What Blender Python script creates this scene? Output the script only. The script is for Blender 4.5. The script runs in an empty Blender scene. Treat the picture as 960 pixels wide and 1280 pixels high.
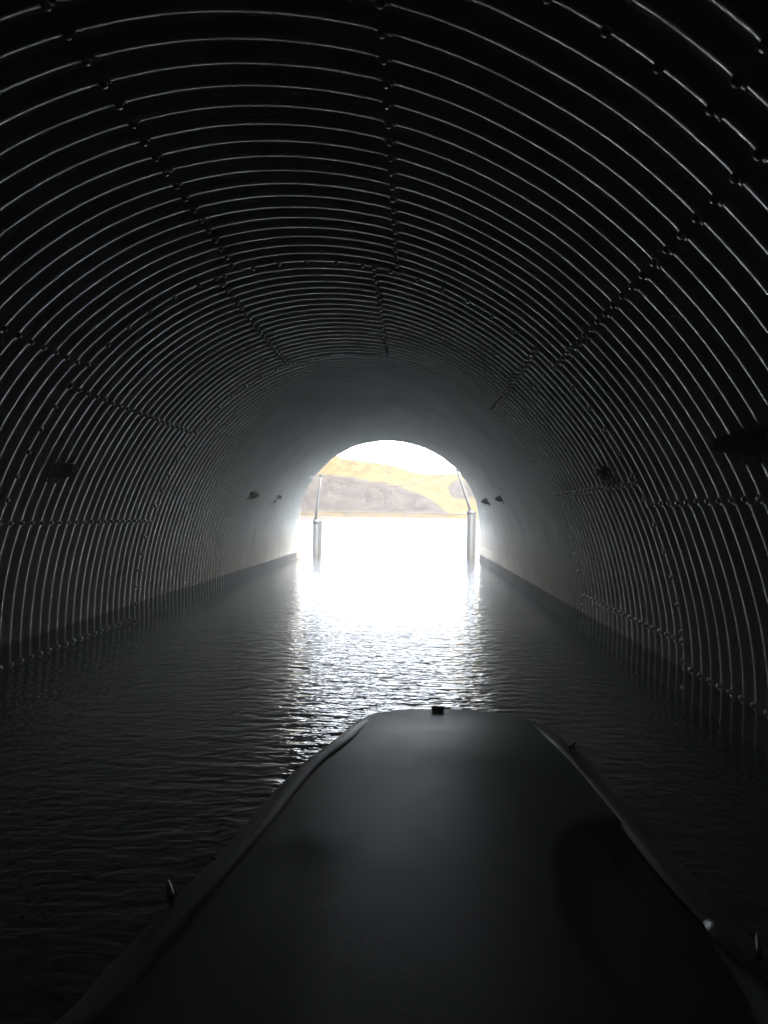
import bpy, bmesh, math, random
import numpy as np
from mathutils import Vector, Matrix, noise as mnoise

R = math.radians
SC = bpy.context.scene
COL = SC.collection
random.seed(4)

# ------------------------------------------------------------------ camera
H = 1.1644                      # lens height above the water, metres
CAM_R = None
def cam_setup():
    f, vx, vy, roll = 985.05, 514.49, 643.92, 0.01577
    a = Vector(((vx-480)/f, -(vy-640)/f, 1.0)).normalized()
    u = Vector((math.sin(roll), math.cos(roll), 0)); u -= a*(u.dot(a)); u.normalize()
    r = u.cross(a)
    cam = bpy.data.cameras.new("camera"); ob = bpy.data.objects.new("camera", cam); COL.objects.link(ob)
    cam.sensor_fit = 'VERTICAL'; cam.sensor_height = 24.0; cam.lens = 24.0*f/1280.0
    cam.clip_start = 0.05; cam.clip_end = 6000
    m = Matrix(((r.x, r.y, -r.z), (a.x, a.y, -a.z), (u.x, u.y, -u.z))).to_4x4()
    m.translation = Vector((0, 0, H))
    ob.matrix_world = m
    SC.camera = ob
    global CAM_R
    CAM_R = (f, r, u, a)
cam_setup()
def ray(px, py):
    """direction in the world of a photo pixel"""
    f, r, u, a = CAM_R
    d = Vector(((px-480)/f, -(py-640)/f, 1.0))
    return Vector((d.dot(r), d.dot(a), d.dot(u)))
def at_y(px, py, y):
    d = ray(px, py); return Vector((0, 0, H)) + d*(y/d.y)

# ------------------------------------------------------------------ sky, sun, exposure
SUN_AZ, SUN_EL = 132, 40
w = bpy.data.worlds.new("World"); SC.world = w; w.use_nodes = True
nt = w.node_tree; nt.nodes.clear()
sky = nt.nodes.new("ShaderNodeTexSky"); sky.sky_type = 'NISHITA'; sky.sun_disc = False
sky.sun_elevation = R(SUN_EL); sky.sun_rotation = R(SUN_AZ)
sky.altitude = 200; sky.air_density = 0.7; sky.dust_density = 2.0; sky.ozone_density = 1.0
bg = nt.nodes.new("ShaderNodeBackground"); bg.inputs[1].default_value = 0.15
wo = nt.nodes.new("ShaderNodeOutputWorld")
hs = nt.nodes.new("ShaderNodeHueSaturation"); hs.inputs["Saturation"].default_value = 0.35   # thin white overcast
nt.links.new(sky.outputs[0], hs.inputs["Color"]); nt.links.new(hs.outputs[0], bg.inputs[0]); nt.links.new(bg.outputs[0], wo.inputs[0])
sl = bpy.data.lights.new("sun", 'SUN'); sl.energy = 2.0; sl.angle = R(0.5); sl.color = (1.0, 0.93, 0.82)
so = bpy.data.objects.new("sun", sl); COL.objects.link(so)
sd = Vector((math.sin(R(SUN_AZ))*math.cos(R(SUN_EL)), math.cos(R(SUN_AZ))*math.cos(R(SUN_EL)), math.sin(R(SUN_EL))))
so.rotation_euler = sd.to_track_quat('Z', 'Y').to_euler(); so.location = sd*50
vs = SC.view_settings
vs.view_transform = 'Standard'; vs.look = 'None'; vs.gamma = 1.0; vs.use_curve_mapping = False
vs.exposure = 4.25
cy = SC.cycles
cy.max_bounces = 11; cy.diffuse_bounces = 6; cy.glossy_bounces = 10; cy.transmission_bounces = 2; cy.volume_bounces = 1
cy.sample_clamp_indirect = 6.0; cy.use_denoising = True; cy.use_adaptive_sampling = False
cy.caustics_reflective = True; cy.blur_glossy = 0.3
w.cycles.sampling_method = 'NONE'
cy.use_guiding = True; cy.use_surface_guiding = True; cy.use_volume_guiding = True; cy.guiding_training_samples = 128
cy.denoising_prefilter = 'ACCURATE'; cy.denoising_quality = 'HIGH'

HAZE = 0.0002
VEIL = 0.036  # density of the volume added for the glow round the mouth

# ------------------------------------------------------------------ helpers
def empty(name, loc, label=None, cat=None, group=None, kind=None):
    o = bpy.data.objects.new(name, None); COL.objects.link(o); o.location = loc
    return tag(o, label, cat, group, kind)
def tag(o, label=None, cat=None, group=None, kind=None):
    if label: o["label"] = label
    if cat: o["category"] = cat
    if group: o["group"] = group
    if kind: o["kind"] = kind
    return o
def link(name, me, mat=None, parent=None, smooth=True):
    if mat is not None and not me.materials: me.materials.append(mat)
    if smooth:
        me.polygons.foreach_set("use_smooth", [True]*len(me.polygons))
    o = bpy.data.objects.new(name, me); COL.objects.link(o)
    if parent is not None:
        o.parent = parent; o.location = -parent.location if False else (0, 0, 0)
    return o
def mesh(name, vs_, fs_):
    me = bpy.data.meshes.new(name); me.from_pydata([tuple(v) for v in vs_], [], fs_); me.update(); return me
def tube(points, radii, n=10, cap=True):
    vs_, fs_ = [], []
    pts = [Vector(p) for p in points]
    if not hasattr(radii, '__len__'): radii = [radii]*len(pts)
    ref = None
    for i, p in enumerate(pts):
        t = (pts[min(i+1, len(pts)-1)] - pts[max(i-1, 0)]).normalized()
        if ref is None: ref = t.orthogonal().normalized()
        s = (ref - t*ref.dot(t)).normalized(); ref = s; q = t.cross(s)
        for k in range(n):
            an = 2*math.pi*k/n
            vs_.append(p + (s*math.cos(an) + q*math.sin(an))*radii[i])
    for i in range(len(pts)-1):
        for k in range(n):
            a = i*n+k; b = i*n+(k+1) % n
            fs_.append((a, b, b+n, a+n))
    if cap:
        fs_.append(tuple(reversed(range(n)))); fs_.append(tuple((len(pts)-1)*n+k for k in range(n)))
    return vs_, fs_
def join(parts):
    V, F = [], []
    for v, f in parts:
        o = len(V); V += list(v); F += [tuple(i+o for i in q) for q in f]
    return V, F
def box(c, s, rz=0.0):
    c = Vector(c); V = []
    for dz in (-.5, .5):
        for dx, dy in ((-.5, -.5), (.5, -.5), (.5, .5), (-.5, .5)):
            x, y = dx*s[0], dy*s[1]
            V.append(c + Vector((x*math.cos(rz)-y*math.sin(rz), x*math.sin(rz)+y*math.cos(rz), dz*s[2])))
    F = [(3, 2, 1, 0), (4, 5, 6, 7), (0, 1, 5, 4), (1, 2, 6, 5), (2, 3, 7, 6), (3, 0, 4, 7)]
    return V, F

# node helpers
class NT:
    def __init__(s, name):
        s.m = bpy.data.materials.new(name); s.m.use_nodes = True; s.t = s.m.node_tree
        s.t.nodes.clear(); s.out = s.n("ShaderNodeOutputMaterial"); s.b = s.n("ShaderNodeBsdfPrincipled")
        s.t.links.new(s.b.outputs[0], s.out.inputs[0])
    def n(s, ty, **kw):
        q = s.t.nodes.new(ty)
        for k, v in kw.items(): setattr(q, k, v)
        return q
    def l(s, a, b): s.t.links.new(a, b)
    def geo(s): return s.n("ShaderNodeNewGeometry").outputs["Position"]
    def noise(s, vec, scale, detail=3, rough=.5, stretch=None, dist=0.0):
        if stretch is not None:
            mp = s.n("ShaderNodeMapping"); mp.inputs["Scale"].default_value = stretch; s.l(vec, mp.inputs[0]); vec = mp.outputs[0]
        q = s.n("ShaderNodeTexNoise"); s.l(vec, q.inputs["Vector"])
        q.inputs["Scale"].default_value = scale; q.inputs["Detail"].default_value = detail
        q.inputs["Roughness"].default_value = rough; q.inputs["Distortion"].default_value = dist
        return q.outputs["Fac"]
    def math(s, op, a, b=None, c=None, clamp=False):
        q = s.n("ShaderNodeMath", operation=op); q.use_clamp = clamp
        for i, v in enumerate((a, b, c)):
            if v is None: continue
            if isinstance(v, (int, float)): q.inputs[i].default_value = v
            else: s.l(v, q.inputs[i])
        return q.outputs[0]
    def ramp(s, fac, stops):
        q = s.n("ShaderNodeValToRGB"); s.l(fac, q.inputs[0]); e = q.color_ramp.elements
        while len(e) > 1: e.remove(e[-1])
        e[0].position = stops[0][0]; e[0].color = c4(stops[0][1])
        for p, c in stops[1:]:
            x = e.new(p); x.color = c4(c)
        return q.outputs[0]
    def mix(s, fac, a, b):
        q = s.n("ShaderNodeMix", data_type='RGBA')
        for sock, v in ((q.inputs[0], fac), (q.inputs[6], a), (q.inputs[7], b)):
            if isinstance(v, (int, float)): sock.default_value = v
            elif isinstance(v, tuple): sock.default_value = c4(v)
            else: s.l(v, sock)
        return q.outputs[2]
    def mapr(s, v, a, b, c=0.0, d=1.0, smooth=False):
        q = s.n("ShaderNodeMapRange"); s.l(v, q.inputs[0])
        if smooth: q.interpolation_type = 'SMOOTHSTEP'
        for i, x in enumerate((a, b, c, d)): q.inputs[i+1].default_value = x
        return q.outputs[0]
    def bump(s, h, strength=1.0, dist=1.0):
        q = s.n("ShaderNodeBump"); q.inputs["Strength"].default_value = strength; q.inputs["Distance"].default_value = dist
        s.l(h, q.inputs["Height"]); s.l(q.outputs[0], s.b.inputs["Normal"]); return q
    def set(s, **kw):
        for k, v in kw.items():
            i = s.b.inputs[k.replace('_', ' ')]
            if isinstance(v, (int, float)): i.default_value = v
            elif isinstance(v, tuple): i.default_value = c4(v)
            else: s.l(v, i)
        return s.m
def c4(c):
    if isinstance(c, (int, float)): return (c, c, c, 1)
    return (c[0], c[1], c[2], 1)

# ------------------------------------------------------------------ materials
def mat_steel():
    t = NT("weathered_galvanized_steel"); P = t.geo()
    sep = t.n("ShaderNodeSeparateXYZ"); t.l(P, sep.inputs[0]); Z = sep.outputs[2]
    n1 = t.noise(P, 2.2, 3, .6); n2 = t.noise(P, 38, 1, .6); n3 = t.noise(P, 1.1, 2, .6, stretch=(1, .5, .18))
    spangle = t.n("ShaderNodeTexVoronoi"); t.l(P, spangle.inputs["Vector"]); spangle.inputs["Scale"].default_value = 60
    base = t.ramp(n1, [(.25, (.62, .615, .58)), (.5, (.73, .725, .69)), (.75, (.81, .805, .775))])
    sp = t.n("ShaderNodeSeparateColor"); t.l(spangle.outputs["Color"], sp.inputs[0])
    base = t.mix(t.math('MULTIPLY', sp.outputs[0], .18), base, (.38, .39, .38))
    dust = t.mapr(n3, .45, .72)
    base = t.mix(t.math('MULTIPLY', dust, .35), base, (.25, .24, .22))
    # rust and silt bloom above the waterline
    zz = t.math('ADD', Z, t.math('MULTIPLY', t.math('SUBTRACT', n3, .5), .55))
    rust = t.math('MULTIPLY', t.mapr(zz, .95, .30, smooth=True), t.mapr(n1, .25, .5))
    base = t.mix(t.math('MULTIPLY', rust, .6), base, (.40, .30, .19))
    # dark wet slime band
    wet = t.mapr(t.math('ADD', Z, t.math('MULTIPLY', t.math('SUBTRACT', n2, .5), .05)), .20, .16, smooth=True)
    base = t.mix(t.math('MULTIPLY', wet, .82), base, (.035, .034, .027))
    rough = t.math('ADD', t.mapr(n2, .3, .7, .32, .45), t.math('MULTIPLY', wet, .25))
    metal = t.math('MULTIPLY', t.math('SUBTRACT', 1.0, t.math('MAXIMUM', t.math('MULTIPLY', rust, .45), wet)), .84)
    return t.set(Base_Color=base, Roughness=rough, Metallic=metal, Specular_IOR_Level=.5)
STEEL = mat_steel()
def mat_bolt():
    t = NT("bolt_steel"); n = t.noise(t.geo(), 25, 3)
    return t.set(Base_Color=t.ramp(n, [(.3, (.45, .44, .42)), (.7, (.62, .62, .60))]), Roughness=.4, Metallic=.8)
BOLT = mat_bolt()
def mat_water():
    t = NT("rippled_water"); P = t.geo()
    a = t.noise(P, 1.0, 2, .5, stretch=(6.0, 13, 1), dist=.5)
    b = t.noise(P, 1.0, 1, .5, stretch=(14.0, 34.0, 1), dist=.6)
    c = t.noise(P, 1.0, 1, .5, stretch=(.7, 3.4, 1))
    d = t.noise(P, 1.0, 1, .5, stretch=(.06, .25, 1))
    h = t.math('ADD', t.math("MULTIPLY", a, .0175), t.math('MULTIPLY', b, .0031))
    h = t.math('ADD', h, t.math('MULTIPLY', c, .008))
    h = t.math('MULTIPLY', h, t.mapr(d, .35, .65, .6, 1.12))
    t.bump(h, 1.0, 1.0)
    return t.set(Base_Color=(.012, .018, .018), Roughness=.02, IOR=1.333, Specular_IOR_Level=.5)
WATER = mat_water()
def mat_mud(name, c1, c2, sc=30):
    t = NT(name); n = t.noise(t.geo(), sc, 5, .7)
    t.bump(t.math('MULTIPLY', n, .006), 1, 1)
    return t.set(Base_Color=t.ramp(n, [(.3, c1), (.7, c2)]), Roughness=.95, Specular_IOR_Level=.15)
MUD = mat_mud("dried_mud", (.07, .058, .045), (.19, .16, .13))
GUANO = mat_mud("pale_droppings", (.25, .24, .22), (.5, .49, .46))
EARTH = mat_mud("embankment_earth", (.10, .075, .05), (.22, .18, .11), 1.5)

# ------------------------------------------------------------------ the tunnel (corrugated multi-plate culvert)
CX, CZ = -0.50205*H, H - 0.63766*H
RC = [c*H for c in (2.02051, -0.00034, -0.00877, 0.0692, -0.01807, -0.01484)]
P0, PITCH = 5.1955, 0.1524
def prof(th):          # th from the vertical, positive to the right; radius at the crest of the ribs
    return (RC[0] + RC[1]*np.cos(2*th) + RC[2]*np.sin(2*th) + RC[3]*np.cos(3*th) + RC[4]*np.sin(3*th) + RC[5]*np.cos(4*th))
def wall_point(deg, idx, off=0.0):
    th = R(deg); r = float(prof(th)) + 0.0225*(1-math.cos(2*math.pi*idx)) - off
    return Vector((CX + r*math.sin(th), P0 - PITCH*idx, CZ + r*math.cos(th)))
END = np.array([(-180, -113), (-125, -113), (-101.2, -111.7), (-92, -105), (-81, -97.8), (-72.7, -93.2), (-60, -88.6), (-49.5, -86.9), (-40, -86.2), (-29, -85.5),
                (-18, -84.6), (-8, -84.2), (0, -83.4), (11, -81.2), (19.5, -79.1), (31.4, -76.6), (41.7, -75.5), (52.6, -76.9), (61.7, -81.2),
                (68, -86.5), (75.8, -92.4), (87, -98.3), (98.8, -102), (125, -105), (180, -106)])
def end_idx(deg): return float(np.interp(deg, END[:, 0], END[:, 1]))
SEAM_A = [-123, -96, -69.9, -43.3, -14.3, 11.2, 41.0, 68.3, 95.0, 121]
SEAM_B = [-126.5, -99.6, -73.6, -47.6, -17.8, 7.4, 36.9, 64.5, 91.2, 117.5]
tunnel = empty("corrugated_tunnel", (0, 0, 0), "arched grey tunnel of corrugated steel plates bolted over the dark water", "tunnel")
LAP = 0.7
def plate(i_hi, i_lo, t0, t1, in0, in1, coarse=False, mouth=False):
    """one corrugated plate between rib numbers i_hi (nearer) and i_lo (farther) and two angles.
    in0/in1: this plate laps on the inside at that edge"""
    lap = LAP if i_hi > -40 else .2
    a0, a1 = t0 - lap, t1 + lap
    nt_ = 10 if coarse else 18
    th = np.linspace(a0, a1, nt_)
    if not coarse:   # extra columns through the bent laps
        th = np.unique(np.concatenate([th, a0 + np.array([0, .2, .4, .7, 1.0, 1.4, 1.9]), a1 - np.array([0, .2, .4, .7, 1.0, 1.4, 1.9])]))
    if mouth:
        th = np.unique(np.concatenate([th, np.linspace(a0, a1, 40)]))
    per = 6 if coarse else 12
    frac = np.array([0, .07, .15, .24, .35, .5, .65, .76, .85, .93]) if not coarse else np.linspace(0, 1, 7)[:-1]
    ids = []
    for k in range(int(i_hi), int(i_lo)-1, -1):
        ids += [k - f for f in frac]
    ids = np.array([x for x in ids if x <= i_hi and x >= i_lo] )
    top = i_hi + .22
    ids = np.unique(np.concatenate([[top, i_hi+.14, i_hi+.07], ids, [i_lo-.07, i_lo-.15]]))[::-1]
    V = []; rows = len(ids); cols = len(th)
    thr = np.radians(th); pr = prof(thr)
    d_edge = np.zeros(cols); RW = 1.7 if i_hi > -20 else (.9 if i_hi > -40 else .4)
    for j, a in enumerate(th):
        e = 0.0
        if in0: e = max(e, 1 - (a-a0)/RW)
        if in1: e = max(e, 1 - (a1-a)/RW)
        d_edge[j] = (0.009 if i_hi > -20 else (0.0025 if i_hi > -40 else .0012))*max(e, 0)**1.2
    endv = np.array([end_idx(a) for a in th])
    wob = [0.0045*mnoise.noise(Vector((a*.09, t0*.31, i_hi*.7))) for a in th]
    for ii, i in enumerate(ids):
        for j in range(cols):
            q = max(i, endv[j])
            # far end of each plate laps inside the next one
            e = max(0.0, 1 - (q-(i_lo-.15))/.9) if True else 0
            r = pr[j] + 0.0225*(1-math.cos(2*math.pi*q)) - d_edge[j] - (0.003 if i_hi > -20 else .0015)*e + wob[j]
            y = P0 - PITCH*q
            r += .003*mnoise.noise(Vector((th[j]*.06, y*.8, 3.3)))
            V.append((CX + r*math.sin(thr[j]), y, CZ + r*math.cos(thr[j])))
    F = []
    for a in range(rows-1):
        for j in range(cols-1):
            if ids[a] <= endv[j] and ids[a] <= endv[j+1]: continue
            F.append((a*cols+j, a*cols+j+1, (a+1)*cols+j+1, (a+1)*cols+j))
    if not F: return
    me = mesh("plate", V, F)
    o = link("plate", me, STEEL, tunnel)
    if mouth:
        m = o.modifiers.new("thickness", 'SOLIDIFY'); m.thickness = 0.007; m.offset = 1.0
    return o
mods = list(range(80, -121, -20))
for k, ih in enumerate(mods[:-1] + [-120]):
    il = ih - 20
    seams = SEAM_A if ((20-ih)//20) % 2 == 0 else SEAM_B
    if ih <= -120: continue
    coarse = ih > 40
    mouth = il <= -75
    for s in range(len(seams)-1):
        t0, t1 = seams[s], seams[s+1]
        mid = (t0+t1)/2
        if abs(mid) < 15:  in0, in1 = False, True
        elif mid < 0:      in0, in1 = True, (t1 > -30)
        else:              in0, in1 = False, True
        plate(ih, il, t0, t1, in0, in1, coarse, mouth)

# bolts
def bolt_mesh():
    V, F = [], []
    def ring(r, z, n, ph=0): 
        s = len(V)
        for k in range(n):
            a = 2*math.pi*k/n+ph; V.append((r*math.cos(a), r*math.sin(a), z))
        return s
    n = 9
    rs = [ring(.0165, -.012, n), ring(.0165, .003, n), ring(.0145, .008, n), ring(.0105, .0120, n), ring(.005, .0142, n)]
    e = rs[-1]
    for p, q in zip(rs[:-1], rs[1:]):
        for k in range(n): F.append((p+k, p+(k+1) % n, q+(k+1) % n, q+k))
    F.append(tuple(e+k for k in range(n)))
    me = mesh("bolt", V, F); me.materials.append(BOLT); me.polygons.foreach_set('use_smooth', [True]*len(me.polygons)); return me
BM = bolt_mesh()
bolts = []
def add_bolt(deg, idx, lift=0.006):
    if idx < end_idx(deg) + .5: return
    p = wall_point(deg, idx, lift)
    if p.z < -.05: return
    th = R(deg); n = Vector((-math.sin(th), 0, -math.cos(th)))
    d = (p - Vector((0, 0, H))).length
    bolts.append((d, p, n, idx))
for k, ih in enumerate(mods):
    seams = SEAM_A if ((20-ih)//20) % 2 == 0 else SEAM_B
    if ih > 40: continue
    for s in (seams if ih > -20 else []):
        for i in range(ih, ih-20, -1):
            add_bolt(s + random.uniform(-.06, .06), i, .009)
    a = -118 if ih > -40 else 119
    while a < 118:
        add_bolt(a + random.uniform(-.15, .15), ih - .02, .006); a += 4.42
f_, r_, u_, a_ = CAM_R
def in_view(p):
    d = p - Vector((0, 0, H)); wv = Vector((d.x, d.z, d.y))
    cx = r_.x*d.x + a_.x*d.y + u_.x*d.z; cyy = r_.y*d.x + a_.y*d.y + u_.y*d.z; cz = r_.z*d.x + a_.z*d.y + u_.z*d.z
    return cz > .2 and abs(cx/cz*f_) < 500 and abs(cyy/cz*f_) < 660
bolts.sort(key=lambda b: b[0])
single = [b for b in bolts if in_view(b[1])][:300]
sset = set(id(b) for b in single)
for b in single:
    o = bpy.data.objects.new("bolt", BM); COL.objects.link(o); o.parent = tunnel
    o.location = b[1]; q = b[2].to_track_quat('Z', 'Y'); o.rotation_euler = (q @ Matrix.Rotation(random.random()*1.0, 3, 'Z').to_quaternion()).to_euler()
V, F = [], []
bv = [v.co.copy() for v in BM.vertices]; bf = [tuple(p.vertices) for p in BM.polygons]
for b in bolts:
    if id(b) in sset: continue
    q = b[2].to_track_quat('Z', 'Y'); o = len(V)
    V += [b[1] + q @ v for v in bv]; F += [tuple(i+o for i in f) for f in bf]
tag(link("bolts", mesh("bolts", V, F), STEEL, tunnel), kind="stuff")

# ------------------------------------------------------------------ water
def grid_plane(xs, ys, z):
    V = [(x, y, z) for y in ys for x in xs]; n = len(xs)
    F = [(j*n+i, j*n+i+1, (j+1)*n+i+1, (j+1)*n+i) for j in range(len(ys)-1) for i in range(n-1)]
    return V, F
wv = link("water", mesh("water", *grid_plane([-1500, -300, -20, -5, 0, 5, 20, 300, 1500], [-400, -9, 0, 5, 10, 20, 60, 250, 1500], 0)), WATER)
tag(wv, kind="structure", label="rippled dark water reflecting the bright tunnel mouth")
wb = link("lake_bed", mesh("lake_bed", *grid_plane([-1500, 1500], [-400, 1500], -2.6)), EARTH); tag(wb, kind="structure")

# ------------------------------------------------------------------ embankment round the tunnel
def embankment():
    degs = np.linspace(-124, 124, 90)
    V, F = [], []
    def slope_y(z): return 18.2 + (3.4 - z)*1.6 if z < 3.4 else 18.2
    rings = [0.012, .25, .8, 1.8, 4, 9, 20, 60]
    n = len(degs)
    for ri, off in enumerate(rings):
        for a in degs:
            p = wall_point(a, end_idx(a), 0); th = R(a)
            r = float(prof(th)) + .06 + off
            x = CX + r*math.sin(th); z = CZ + r*math.cos(th)*(1 if off < 2 else .25 + 1.5/off)
            e = min(1, off/4)
            y = (P0 - PITCH*end_idx(a)) - .02 if ri == 0 else (1-e)*(P0 - PITCH*end_idx(a) - .15) + e*(19.5 - max(z, -2)*1.1)
            z = max(z, -2.5) if ri else z
            if ri: y += .25*mnoise.noise(Vector((x*.8, z*.8, 2))); z += .15*mnoise.noise(Vector((x*.7, z*.9, 9)))
            V.append((x, y, min(z, 5.5)))
    for ri in range(len(rings)-1):
        for k in range(n-1):
            F.append((ri*n+k, ri*n+k+1, (ri+1)*n+k+1, (ri+1)*n+k))
    # roof of the fill running back over the tunnel, closed behind
    o = len(V)
    last = (len(rings)-1)*n
    for k in range(n):
        x, y, z = V[last+k]; V.append((x, -12, z))
    for k in range(n-1): F.append((last+k, last+k+1, o+k+1, o+k))
    me = mesh("embankment", V, F); return me
tag(link("embankment", embankment(), EARTH), kind="structure", label="earth fill around the tunnel")
tag(link("rear_light_plug", mesh("rear_light_plug", *box((CX, -7.6, .5), (8, .3, 6.5))), EARTH, smooth=False), kind="structure")  # unseen block added across the rear to keep the tunnel dark

# ------------------------------------------------------------------ far shore: hill
def hill():
    def ip(tab):
        a = np.array(tab, float); return lambda v: float(np.interp(v, a[:, 0], a[:, 1]))
    # heights (metres) against tan(azimuth); values from where the ridge and the cliff top stand
    def tz(px, py, y): p = at_y(px, py, y); return (p.x/p.y, p.z)
    YC, YR = 285.0, 430.0
    cl = [(-1.5, 30), (-.6, 26), (-.25, 19)] + [tz(px, py, YC) for px, py in ((402, 590), (440, 594.5), (460, 599.5), (490, 603.5), (505, 609), (520, 614.5), (535, 621), (545, 628), (553, 635), (562, 642))] + [(.075, .6), (.4, .8), (1.5, 2)]
    rd = [(-1.5, 44), (-.6, 42), (-.25, 36)] + [tz(px, py, YR) for px, py in ((402, 571), (420, 572.5), (432, 574), (450, 576), (470, 578.5), (487, 581), (500, 584.5), (520, 590.5), (535, 593), (548, 592.5), (565, 592), (580, 592))] + [(.2, 21), (.6, 34), (1.5, 42)]
    fc, fr = ip(cl), ip(rd)
    xs = np.unique(np.concatenate([np.linspace(-1.4, -.2, 60), np.linspace(-.2, .14, 230), np.linspace(.14, 1.4, 60)]))
    ys = [246, 248, 250, 252, 254, 256, 258, 261, 264, 267, 270, 273, 276, 279, 282, 285, 288, 292, 296, 302, 310, 318, 326, 336, 346, 358, 370, 382, 394, 406, 418, 430, 440, 455, 480, 540]
    V = []; rock = []
    for y in ys:
        for s in xs:
            c, r = fc(s), fr(s)
            nn = mnoise.fractal(Vector((s*y*.035, y*.05, 1.0)), 1.0, 2.0, 5)
            n2 = mnoise.fractal(Vector((s*y*.12, y*.12, 5.0)), 1.0, 2.0, 4)
            if y <= 250: z = -1.0 + (y-246)*.45
            elif y <= 254: z = .8 + (y-250)*.25
            elif y <= 258: z = 1.8
            elif y <= YC:
                t = (y-258)/(YC-258); t = t**.8; z = 1.8 + max(c-1.8, 0)*t
                z += (n2*1.5 + nn*2.0)*min(1, t*4)*min(1, (1-t)*5)*min(1, max(c-1.8, 0)/5)
            elif y <= YR:
                t = (y-YC)/(YR-YC); c2 = max(c, 1.8); z = c2 + (r-c2)*(t**.9) + (nn*4.5 + n2*1.6)*math.sin(math.pi*t)
            else:
                z = r - (y-YR)*.12
            V.append((s*y, y, z))
            isr = 1.0 if (258 < y < YC-1 and c > 2.2) else 0.0
            # second outcrop on the right shoulder
            px_ = s
            d = math.hypot((s-.062)/.016, (y-350)/34)
            if d + .35*nn < 1: isr = 1.0
            if y <= 258: isr = .5
            rock.append(isr)
    n = len(xs)
    F = [(j*n+i, j*n+i+1, (j+1)*n+i+1, (j+1)*n+i) for j in range(len(ys)-1) for i in range(n-1)]
    me = mesh("hill", V, F)
    at = me.attributes.new("rock", 'FLOAT', 'POINT'); at.data.foreach_set("value", rock)
    t = NT("dry_grass_and_rock"); P = t.geo()
    at_ = t.n("ShaderNodeAttribute"); at_.attribute_name = "rock"
    g = t.noise(P, .15, 6, .7); g2 = t.noise(P, .5, 4, .6)
    grass = t.ramp(g, [(.3, (.050, .035, .011)), (.5, (.094, .067, .021)), (.7, (.130, .095, .034))])
    grass = t.mix(t.math('MULTIPLY', t.mapr(g2, .50, .62), .85), grass, (.03, .024, .012))
    rk = t.ramp(t.noise(P, .16, 6, .7, stretch=(1, 1, 2.6)), [(.32, (.019, .015, .013)), (.5, (.038, .031, .027)), (.68, (.058, .048, .042))])
    fac = t.math('ADD', at_.outputs["Fac"], t.math('MULTIPLY', t.math('SUBTRACT', g2, .5), .5))
    t.bump(t.math('MULTIPLY', g2, .8), 1, 1)
    m = t.set(Base_Color=t.mix(t.mapr(fac, .42, .58), grass, rk), Roughness=.95, Specular_IOR_Level=.1)
    o = link("hill", me, m); tag(o, kind="structure", label="golden grass hill over a grey rocky bank")
hill()
t = NT("pale_gravel"); n = t.noise(t.geo(), .8, 4)
GRAVEL = t.set(Base_Color=t.ramp(n, [(.3, (.05, .044, .038)), (.7, (.085, .076, .065))]), Roughness=.9)
def strip(name, ys, zs, mat):
    V, F = [], []
    xs = np.linspace(-320, 320, 220)
    for y, z in zip(ys, zs):
        for x in xs: V.append((x, y + .3*mnoise.noise(Vector((x*.2, y, 0))), z + .12*mnoise.noise(Vector((x*.4, y, 4)))))
    n = len(xs)
    for j in range(len(ys)-1):
        for i in range(n-1): F.append((j*n+i, j*n+i+1, (j+1)*n+i+1, (j+1)*n+i))
    o = link(name, mesh(name, V, F), mat); return tag(o, kind="structure")
strip("shore_road", [253.4, 257.8], [2.0, 2.15], GRAVEL)
strip("shoreline_gravel", [243.5, 246.4, 247.4], [-.2, .28, .32], GRAVEL)

# mast on the ridge
dk = NT("galvanised_mast_steel").set(Base_Color=(.3, .3, .31), Roughness=.5, Metallic=.3)
mb = at_y(487.5, 581.5, 428); mast = empty("radio_mast", mb, "thin grey radio mast standing on the ridge of the golden hill", "mast")
link("pole", mesh("pole", *tube([(0, 0, -1), (0, 0, 2), (0, 0, 4.3)], [.26, .22, .16], 8)), dk, mast)
link("antenna_panel", mesh("antenna_panel", *join([box((.35, 0, 3.6), (.3, .3, 1.2)), box((-.35, 0, 3.3), (.3, .3, 1.2)), box((0, 0, 2.6), (1.0, .1, .1))])), dk, mast, smooth=False)

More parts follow.
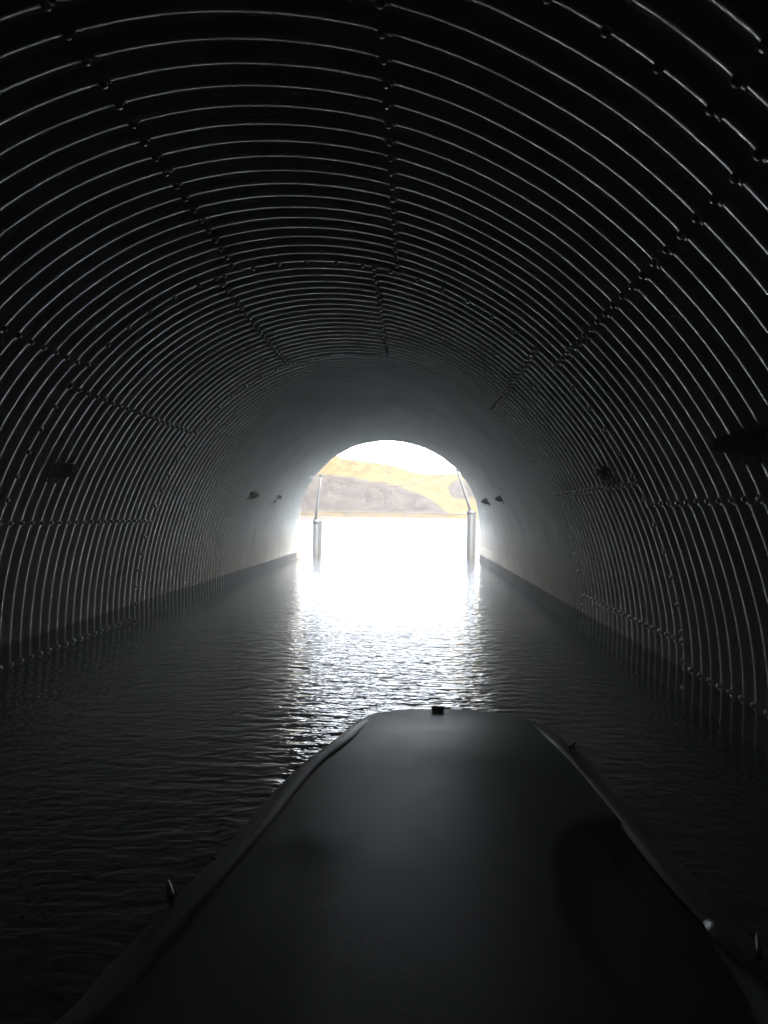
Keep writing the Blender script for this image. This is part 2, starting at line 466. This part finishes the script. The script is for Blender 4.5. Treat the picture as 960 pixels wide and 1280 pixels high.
# ------------------------------------------------------------------ mooring posts and chain outside the mouth
PY = 23.2
def mat_post():
    t = NT("weathered_post"); P = t.geo(); n = t.noise(P, 6, 4, .6, stretch=(1, 1, .2))
    sep = t.n("ShaderNodeSeparateXYZ"); t.l(P, sep.inputs[0])
    wetp = t.mapr(sep.outputs[2], .22, .14)
    b = t.ramp(n, [(.3, (.035, .037, .04)), (.7, (.06, .063, .067))])
    return t.set(Base_Color=t.mix(t.math('MULTIPLY', wetp, .7), b, (.06, .055, .045)), Roughness=.6, Metallic=.0)
POSTM = mat_post()
def post(px, pyt, top_px, top_py, label):
    b = at_y(px, 690, PY); b.z = 0
    zt = at_y(px, pyt, PY).z; tp = at_y(top_px, top_py, PY)
    e = empty("mooring_post", b, label, "post", "steel posts outside the tunnel mouth")
    link("pile", mesh("pile", *tube([(0, 0, -1.6), (0, 0, 0), (0, 0, zt-.03), (0, 0, zt)], [.095, .095, .095, .085], 16)), POSTM, e)
    link("guide_channel", mesh("guide_channel", *join([box((.135, 0, (zt-.08)/2 - .5), (.05, .11, zt+1.0)), box((.117, -.07, (zt-.08)/2-.5), (.08, .025, zt+1.0))])), POSTM, e, smooth=False)
    link("collar", mesh("collar", *tube([(0, 0, zt-.12), (0, 0, zt-.03)], .115, 16)), POSTM, e)
    rel = tp - b
    s = Vector((-.03 if px < 500 else .0, 0, zt))
    link("rod", mesh("rod", *tube([s + Vector((0, 0, -.05)), (s*2/3+rel/3), (s/3+rel*2/3), rel], [.042, .040, .038, .036], 10)), POSTM, e)
    link("rod_tip", mesh("rod_tip", *tube([rel - Vector((0, 0, .01)), rel + Vector((0, 0, .06))], [.05, .045], 10)), POSTM, e)
    return tp
lt = post(395, 649, 401.5, 595, "grey steel post left of the channel with a slim rod leaning right")
rt = post(587.5, 637.5, 571.5, 588, "taller grey steel post right of the channel with a slim rod leaning left")
# chain
pts = []
N = 40
for k in range(N+1):
    s = k/N; p = lt.lerp(rt, s); p.z -= .43*4*s*(1-s)*(1.0 - .12*s) ; pts.append(p + Vector((0, 0, .02)))
ch = empty("hanging_rope", pts[0].copy(), "dark rope with loose tufts sagging between the two post rods", "rope")
RP = NT("old_rope").set(Base_Color=(.09, .075, .065), Roughness=.9)
link("rope_line", mesh("rope_line", *tube([p - pts[0] for p in pts], .012, 7)), RP, ch)
tufts = []
for k in range(2, N-1, 2):
    q = pts[k] - pts[0]; L = random.uniform(.03, .13)
    tufts.append(tube([q, q + Vector((random.uniform(-.03, .03), random.uniform(-.03, .03), -L))], [.018, .006], 5))
tag(link("tufts", mesh("tufts", *join(tufts)), RP, ch), kind="stuff")

# ------------------------------------------------------------------ swallow nests on the walls
def nest(deg, idx, wdt, hgt, dep, seed, label):
    p = wall_point(deg, idx, -0.012); th = R(deg)
    nrm = Vector((-math.sin(th), 0, -math.cos(th))); along = Vector((0, 1, 0)); up = along.cross(nrm)
    if up.z < 0: up = -up
    e = empty("swallow_nest", p, label, "nest", "mud swallow nests along the tunnel walls")
    rng = random.Random(seed); V, F = [], []
    nu, nv = 26, 16
    for i in range(nv+1):
        ph = math.pi*i/nv
        for j in range(nu):
            a = 2*math.pi*j/nu
            x, y, z = math.sin(ph)*math.cos(a), math.cos(ph), math.sin(ph)*math.sin(a)
            # cup: wide open top, tapering base
            tap = .55 + .45*min(1, (y+1)/1.3)
            if y > .55: y = .55 - (y-.55)*1.5*(1 if math.hypot(x, z) < .75 else .2)
            d = 1 + .42*mnoise.fractal(Vector((x*2.3+seed, y*2.3, z*2.3)), 1, 2, 4)
            q = along*(x*tap*wdt/2*d) + up*(y*hgt/2*d) + nrm*((z*tap*dep*d))
            V.append(q)
    for i in range(nv):
        for j in range(nu):
            F.append((i*nu+j, i*nu+(j+1) % nu, (i+1)*nu+(j+1) % nu, (i+1)*nu+j))
    link("mud_cup", mesh("mud_cup", V, F), MUD, e)
    st = []
    for k in range(16):
        a = rng.uniform(0, math.tau); q = along*(math.cos(a)*wdt*.42) + up*(rng.uniform(-.1, .3)*hgt) + nrm*(abs(math.sin(a))*dep*.8)
        dr = (along*rng.uniform(-1, 1) + up*rng.uniform(-1, .4) + nrm*rng.uniform(.1, 1)).normalized()
        st.append(tube([q, q + dr*rng.uniform(.02, .06)], [.0016, .001], 4))
    tag(link("straw", mesh("straw", *join(st)), mat_straw, e), kind="stuff")
    dp = []
    base = math.floor(idx + wdt/PITCH/2)
    for k in range(max(1, int(round(wdt/PITCH)))):
        ii = round(idx) + k - int(wdt/PITCH/2)
        for m in range(3):
            sgn = 1 if deg > 0 else -1
            q = wall_point(deg + sgn*(hgt/2/2.35*57.3*(.75 + .25*m)), ii + rng.uniform(-.1, .1), .002) - p
            dp.append(blob(q, .026*rng.uniform(.6, 1.1), rng))
    tag(link("droppings", mesh("droppings", *join(dp)), GUANO, e), kind="stuff")
def blob(c, r, rng):
    V, F = [], []
    for i in range(5):
        ph = math.pi*i/4
        for j in range(7):
            a = math.tau*j/7; k = r*rng.uniform(.75, 1.15)
            V.append(Vector(c) + Vector((math.sin(ph)*math.cos(a)*k*.6, math.sin(ph)*math.sin(a)*k, math.cos(ph)*k)))
    for i in range(4):
        for j in range(7): F.append((i*7+j, i*7+(j+1) % 7, (i+1)*7+(j+1) % 7, (i+1)*7+j))
    return V, F
mat_straw = NT("straw").set(Base_Color=(.32, .27, .17), Roughness=.8)
nest(-62.6, -3.9, .26, .17, .11, 3, "dark mud nest on the left wall, nearest the boat on that side")
nest(61.3, 11.9, .40, .17, .13, 8, "largest mud nest, on the right wall closest to the boat")
nest(61.7, -4.3, .42, .16, .10, 15, "mid-sized mud nest on the right wall just above a bolted seam")
nest(-62.6, -50, .25, .16, .12, 21, "small mud nest on the left wall, the nearer of the pair by the mouth")
nest(-62.4, -66.5, .25, .16, .12, 26, "small mud nest on the left wall, closest to the bright mouth")
nest(62.6, -49.7, .25, .16, .12, 33, "small mud nest on the right wall, the nearer of the pair by the mouth")
nest(62.4, -65, .25, .16, .12, 38, "small mud nest on the right wall, closest to the bright mouth")

# ------------------------------------------------------------------ boat
def boat():
    ZG = 0.47                                   # gunwale height above the water
    def g(px, py, z=ZG): d = ray(px, py); return Vector((0, 0, H)) + d*((z-H)/d.z)
    # sheer line read along the rail, bow to stern
    Lp = [g(*q) for q in ((500, 884.5), (468, 889), (444, 901), (415, 927), (370, 962), (300, 1040), (215, 1128), (140, 1205), (65, 1282))]
    Rp = [g(*q) for q in ((600, 886), (648, 892), (685, 908), (714, 932), (745, 962), (800, 1022), (860, 1090), (920, 1150), (962, 1192))]
    C0 = g(548, 883.5)
    left = [C0] + Lp; right = [C0] + Rp
    # carry both sides on aft past the camera
    left += [Vector((-.60, .75, ZG)), Vector((-.66, .2, ZG)), Vector((-.68, -.6, ZG)), Vector((-.66, -1.6, ZG))]
    right += [Vector((.72, .75, ZG)), Vector((.76, .2, ZG)), Vector((.76, -.6, ZG)), Vector((.72, -1.6, ZG))]
    def resamp(pts, ys):
        return None
    ym = (C0.y + .0)
    base = Vector((.05, .8, 0))
    e = empty("small_boat", base, "dark blunt-bowed small boat floating in the tunnel, seen from on board", "boat")
    GEL = NT("dark_gelcoat"); n = GEL.noise(GEL.geo(), 55, 3, .6); n5 = GEL.noise(GEL.geo(), 3, 4, .6)
    n9 = GEL.noise(GEL.geo(), 420, 2, .7)
    GEL.bump(GEL.math('ADD', GEL.math('MULTIPLY', n, .0002), GEL.math('MULTIPLY', n9, .00035)), 1, 1)
    GEL = GEL.set(Base_Color=GEL.ramp(n5, [(.3, (.018, .019, .020)), (.7, (.030, .031, .032))]), Roughness=GEL.mapr(n5, .3, .7, .40, .50))
    RUB = NT("grey_rubber_rail").set(Base_Color=(.26, .26, .25), Roughness=.38)
    PAD = NT("black_foam_pad"); pn = PAD.noise(PAD.geo(), 220, 2); PAD.bump(PAD.math('MULTIPLY', pn, .002), 1, 1)
    PAD = PAD.set(Base_Color=(.02, .02, .021), Roughness=.8)
    CHR = NT("stainless_fitting").set(Base_Color=(.12, .12, .12), Roughness=.5, Metallic=1.0)
    # outline at a given y: x on the left and right rail
    la = np.array([(p.y, p.x) for p in left]); ra = np.array([(p.y, p.x) for p in right])
    la = la[np.argsort(la[:, 0])]; ra = ra[np.argsort(ra[:, 0])]
    def catm(a, y):
        return float(np.interp(y, a[:, 0], a[:, 1]))
    ytop = min(la[-1, 0], ra[-1, 0]) - .0005
    def gp(*q): return [tuple(g(px, py, ZG)[:2]) for px, py in q]
    def poly_sd(P, x, y):                       # signed distance, positive inside
        best = 1e9; ins = False; n_ = len(P)
        for i in range(n_):
            ax, ay = P[i]; bx, by = P[(i+1) % n_]
            dx, dy = bx-ax, by-ay; tt = max(0, min(1, ((x-ax)*dx+(y-ay)*dy)/(dx*dx+dy*dy)))
            best = min(best, math.hypot(x-ax-tt*dx, y-ay-tt*dy))
            if (ay > y) != (by > y) and x < (bx-ax)*(y-ay)/(by-ay)+ax: ins = not ins
        return best if ins else -best
    WELLS = [(gp((708, 1098), (714, 1066), (735, 1044), (768, 1033), (795, 1036), (822, 1060), (866, 1125), (908, 1185), (962, 1262), (990, 1400), (890, 1400), (795, 1280), (745, 1210), (719, 1158)), .028, .022),
             (gp((330, 1075), (372, 1066), (398, 1085), (395, 1130), (350, 1215), (318, 1290), (290, 1400), (20, 1400), (120, 1290), (215, 1165)), .06, .006)]
    NY, NX = 130, 110
    t = np.linspace(0, 1, NY); ys = ytop - (ytop+1.6)*t**1.7
    V = []; 
    def sst(a, b, x): x = min(1, max(0, (x-a)/(b-a))); return x*x*(3-2*x)
    for y in ys:
        xl, xr = catm(la, y), catm(ra, y); wd = xr-xl
        dbow = ytop - y
        for j in range(NX+1):
            s = j/NX; x = xl + wd*s
            edge = min(s, 1-s)*wd
            z = ZG - .004 + .034*math.sin(math.pi*s)*sst(0, .7, dbow)     # crowned foredeck
            z -= .001*(1-sst(0, .10, dbow)) + .002*(1-sst(0, .03, min(edge, dbow)))**2                     # rolled-over edge
            for poly, soft, dep in WELLS:                                         # footwells and slots let into the deck
                z -= dep*sst(-soft, soft, poly_sd(poly, x, y))
            V.append(Vector((x, y, z)) - base)
    n = NX+1
    F = [(i*n+j, (i+1)*n+j, (i+1)*n+j+1, i*n+j+1) for i in range(NY-1) for j in range(NX)]
    link("deck", mesh("deck", V, F), GEL, e)
    # hull below the rail
    V = []; levels = [(0, 0), (-.03, .012), (-.10, .0), (-.25, -.03), (-.45, -.08), (-.62, -.20)]
    loop = list(reversed(left)) + right[1:]
    cen = Vector((.05, .8, 0))
    for dz, off in levels:
        for p in loop:
            q = p - cen; q.z = 0; L = q.length; s = (L+off)/L
            V.append(Vector((cen.x + q.x*s, cen.y + q.y*s, ZG - .035 + dz)) - base)
    m = len(loop)
    F = [(l*m+k, l*m+k+1, (l+1)*m+k+1, (l+1)*m+k) for l in range(len(levels)-1) for k in range(m-1)]
    F.append(tuple((len(levels)-1)*m + k for k in range(m)))
    link("hull", mesh("hull", V, F), GEL, e)
    # rails
    def rail(pts, nm):
        P = [p - base for p in pts]
        dense = []
        for i in range(len(P)-1):
            p0, p1, p2, p3 = P[max(i-1, 0)], P[i], P[i+1], P[min(i+2, len(P)-1)]
            for k in range(5):
                u = k/5
                dense.append(.5*((2*p1) + (p2-p0)*u + (2*p0-5*p1+4*p2-p3)*u*u + (3*p1-p0-3*p2+p3)*u**3))
        dense.append(P[-1])
        V = []; F = []; sec = [(-.010, -.05), (-.012, -.018), (-.008, -.010), (.000, -.003), (.012, .002), (.026, .0045), (.040, .0045), (.052, .002), (.060, -.006)]
        m_ = len(sec); cen_ = Vector((.05, .8, 0)) - base
        for i, q in enumerate(dense):
            t_ = (dense[min(i+1, len(dense)-1)] - dense[max(i-1, 0)]); t_.z = 0; t_.normalize()
            inn = Vector((t_.y, -t_.x, 0))
            if inn.dot(cen_ - q) < 0: inn = -inn
            for a_, z_ in sec: V.append(q + inn*a_ + Vector((0, 0, z_ - .010 + .013*min(1, max(0, (dense[0].y - q.y - .12)/.35)))))
        for i in range(len(dense)-1):
            for k in range(m_-1): F.append((i*m_+k, i*m_+k+1, (i+1)*m_+k+1, (i+1)*m_+k))
        F.append(tuple(range(m_))); F.append(tuple((len(dense)-1)*m_ + k for k in range(m_)))
        link(nm, mesh(nm, V, F), RUB, e)
    rail(left, "gunwale"); rail(right, "gunwale")
    # bow chock, cleats
    c = g(547, 884) - base
    link("bow_chock", mesh("bow_chock", *join([tube([c + Vector((x_, -.012, -.012)) for x_ in (-.030, -.026, -.018, .018, .026, .030)], [.003, .007, .009, .009, .007, .003], 14), tube([c + Vector((-.022, -.02, .0)), c + Vector((-.016, -.02, .002)), c + Vector((.016, -.02, .002)), c + Vector((.022, -.02, .0))], .007, 8)])), RUB, e)
    def cleat(px, py, rz):
        c = g(px, py, ZG+.01) - base; d = Vector((math.cos(rz), math.sin(rz), 0))
        v, f = join([tube([c - d*.035 + Vector((0, 0, .014)), c - d*.015 + Vector((0, 0, .013)), c + d*.015 + Vector((0, 0, .013)), c + d*.035 + Vector((0, 0, .014))], [.003, .005, .005, .003], 8),
                     tube([c - d*.014 + Vector((0, 0, -.01)), c - d*.014 + Vector((0, 0, .012))], .005, 8), tube([c + d*.014 + Vector((0, 0, -.01)), c + d*.014 + Vector((0, 0, .012))], .005, 8)])
        link("cleat", mesh("cleat", v, f), CHR, e)
    cleat(213, 1122, 2.0); cleat(715, 936, 1.1); cleat(948, 1192, 1.2)
    def screw(px, py, z=ZG+.004):
        c = g(px, py, z) - base
        link("rivet", mesh("rivet", *tube([c - Vector((0, 0, .004)), c, c + Vector((0, 0, .002))], [.006, .006, .003], 8)), CHR, e)
    screw(372, 958); screw(412, 932); screw(268, 1072)
    # foam pad on the floor of the right well
    P, so_, dep = WELLS[0]; c_ = Vector((sum(p[0] for p in P)/len(P), sum(p[1] for p in P)/len(P), 0))
    V = [Vector((c_.x + (p[0]-c_.x)*.9, c_.y + (p[1]-c_.y)*.9, ZG - .012)) - base for p in P] 
    V += [v - Vector((0, 0, .012)) for v in V]; k = len(P)
    F = [tuple(range(k))] + [(i, i+k, (i+1) % k + k, (i+1) % k) for i in range(k)]
    link("footwell_pad", mesh("footwell_pad", V, F), PAD, e, smooth=False)
boat()

# ------------------------------------------------------------------ the hazy air
hz = link("haze", mesh("haze", *box((0, 550, 22.0), (3040, 1950, 52))), None, smooth=False)
hm = bpy.data.materials.new("haze_air"); hm.use_nodes = True; ht = hm.node_tree; ht.nodes.clear()
ho = ht.nodes.new("ShaderNodeOutputMaterial"); hv = ht.nodes.new("ShaderNodeVolumePrincipled")
hv.inputs["Color"].default_value = (.93, .96, .97, 1); hv.inputs["Density"].default_value = HAZE; hv.inputs["Anisotropy"].default_value = .55
ht.links.new(hv.outputs[0], ho.inputs["Volume"]); hz.data.materials.append(hm)
tag(hz, kind="stuff", label="thin pale haze in the air")

# even volume added through the tunnel to put a pale glow round its mouth
mi = link("glow_veil", mesh("glow_veil", *box((CX, 6.6, 1.4), (5.6, 23.6, 3.4))), None, smooth=False)
mm = bpy.data.materials.new("tunnel_glow_veil"); mm.use_nodes = True; mt_ = mm.node_tree; mt_.nodes.clear()
mo = mt_.nodes.new("ShaderNodeOutputMaterial"); mv = mt_.nodes.new("ShaderNodeVolumePrincipled")
mv.inputs["Color"].default_value = (.96, .97, .93, 1); mv.inputs["Density"].default_value = VEIL; mv.inputs["Anisotropy"].default_value = .35
mt_.links.new(mv.outputs[0], mo.inputs["Volume"]); mi.data.materials.append(mm)
tag(mi, kind="stuff", label="even pale volume added in the tunnel for the glow round its mouth")
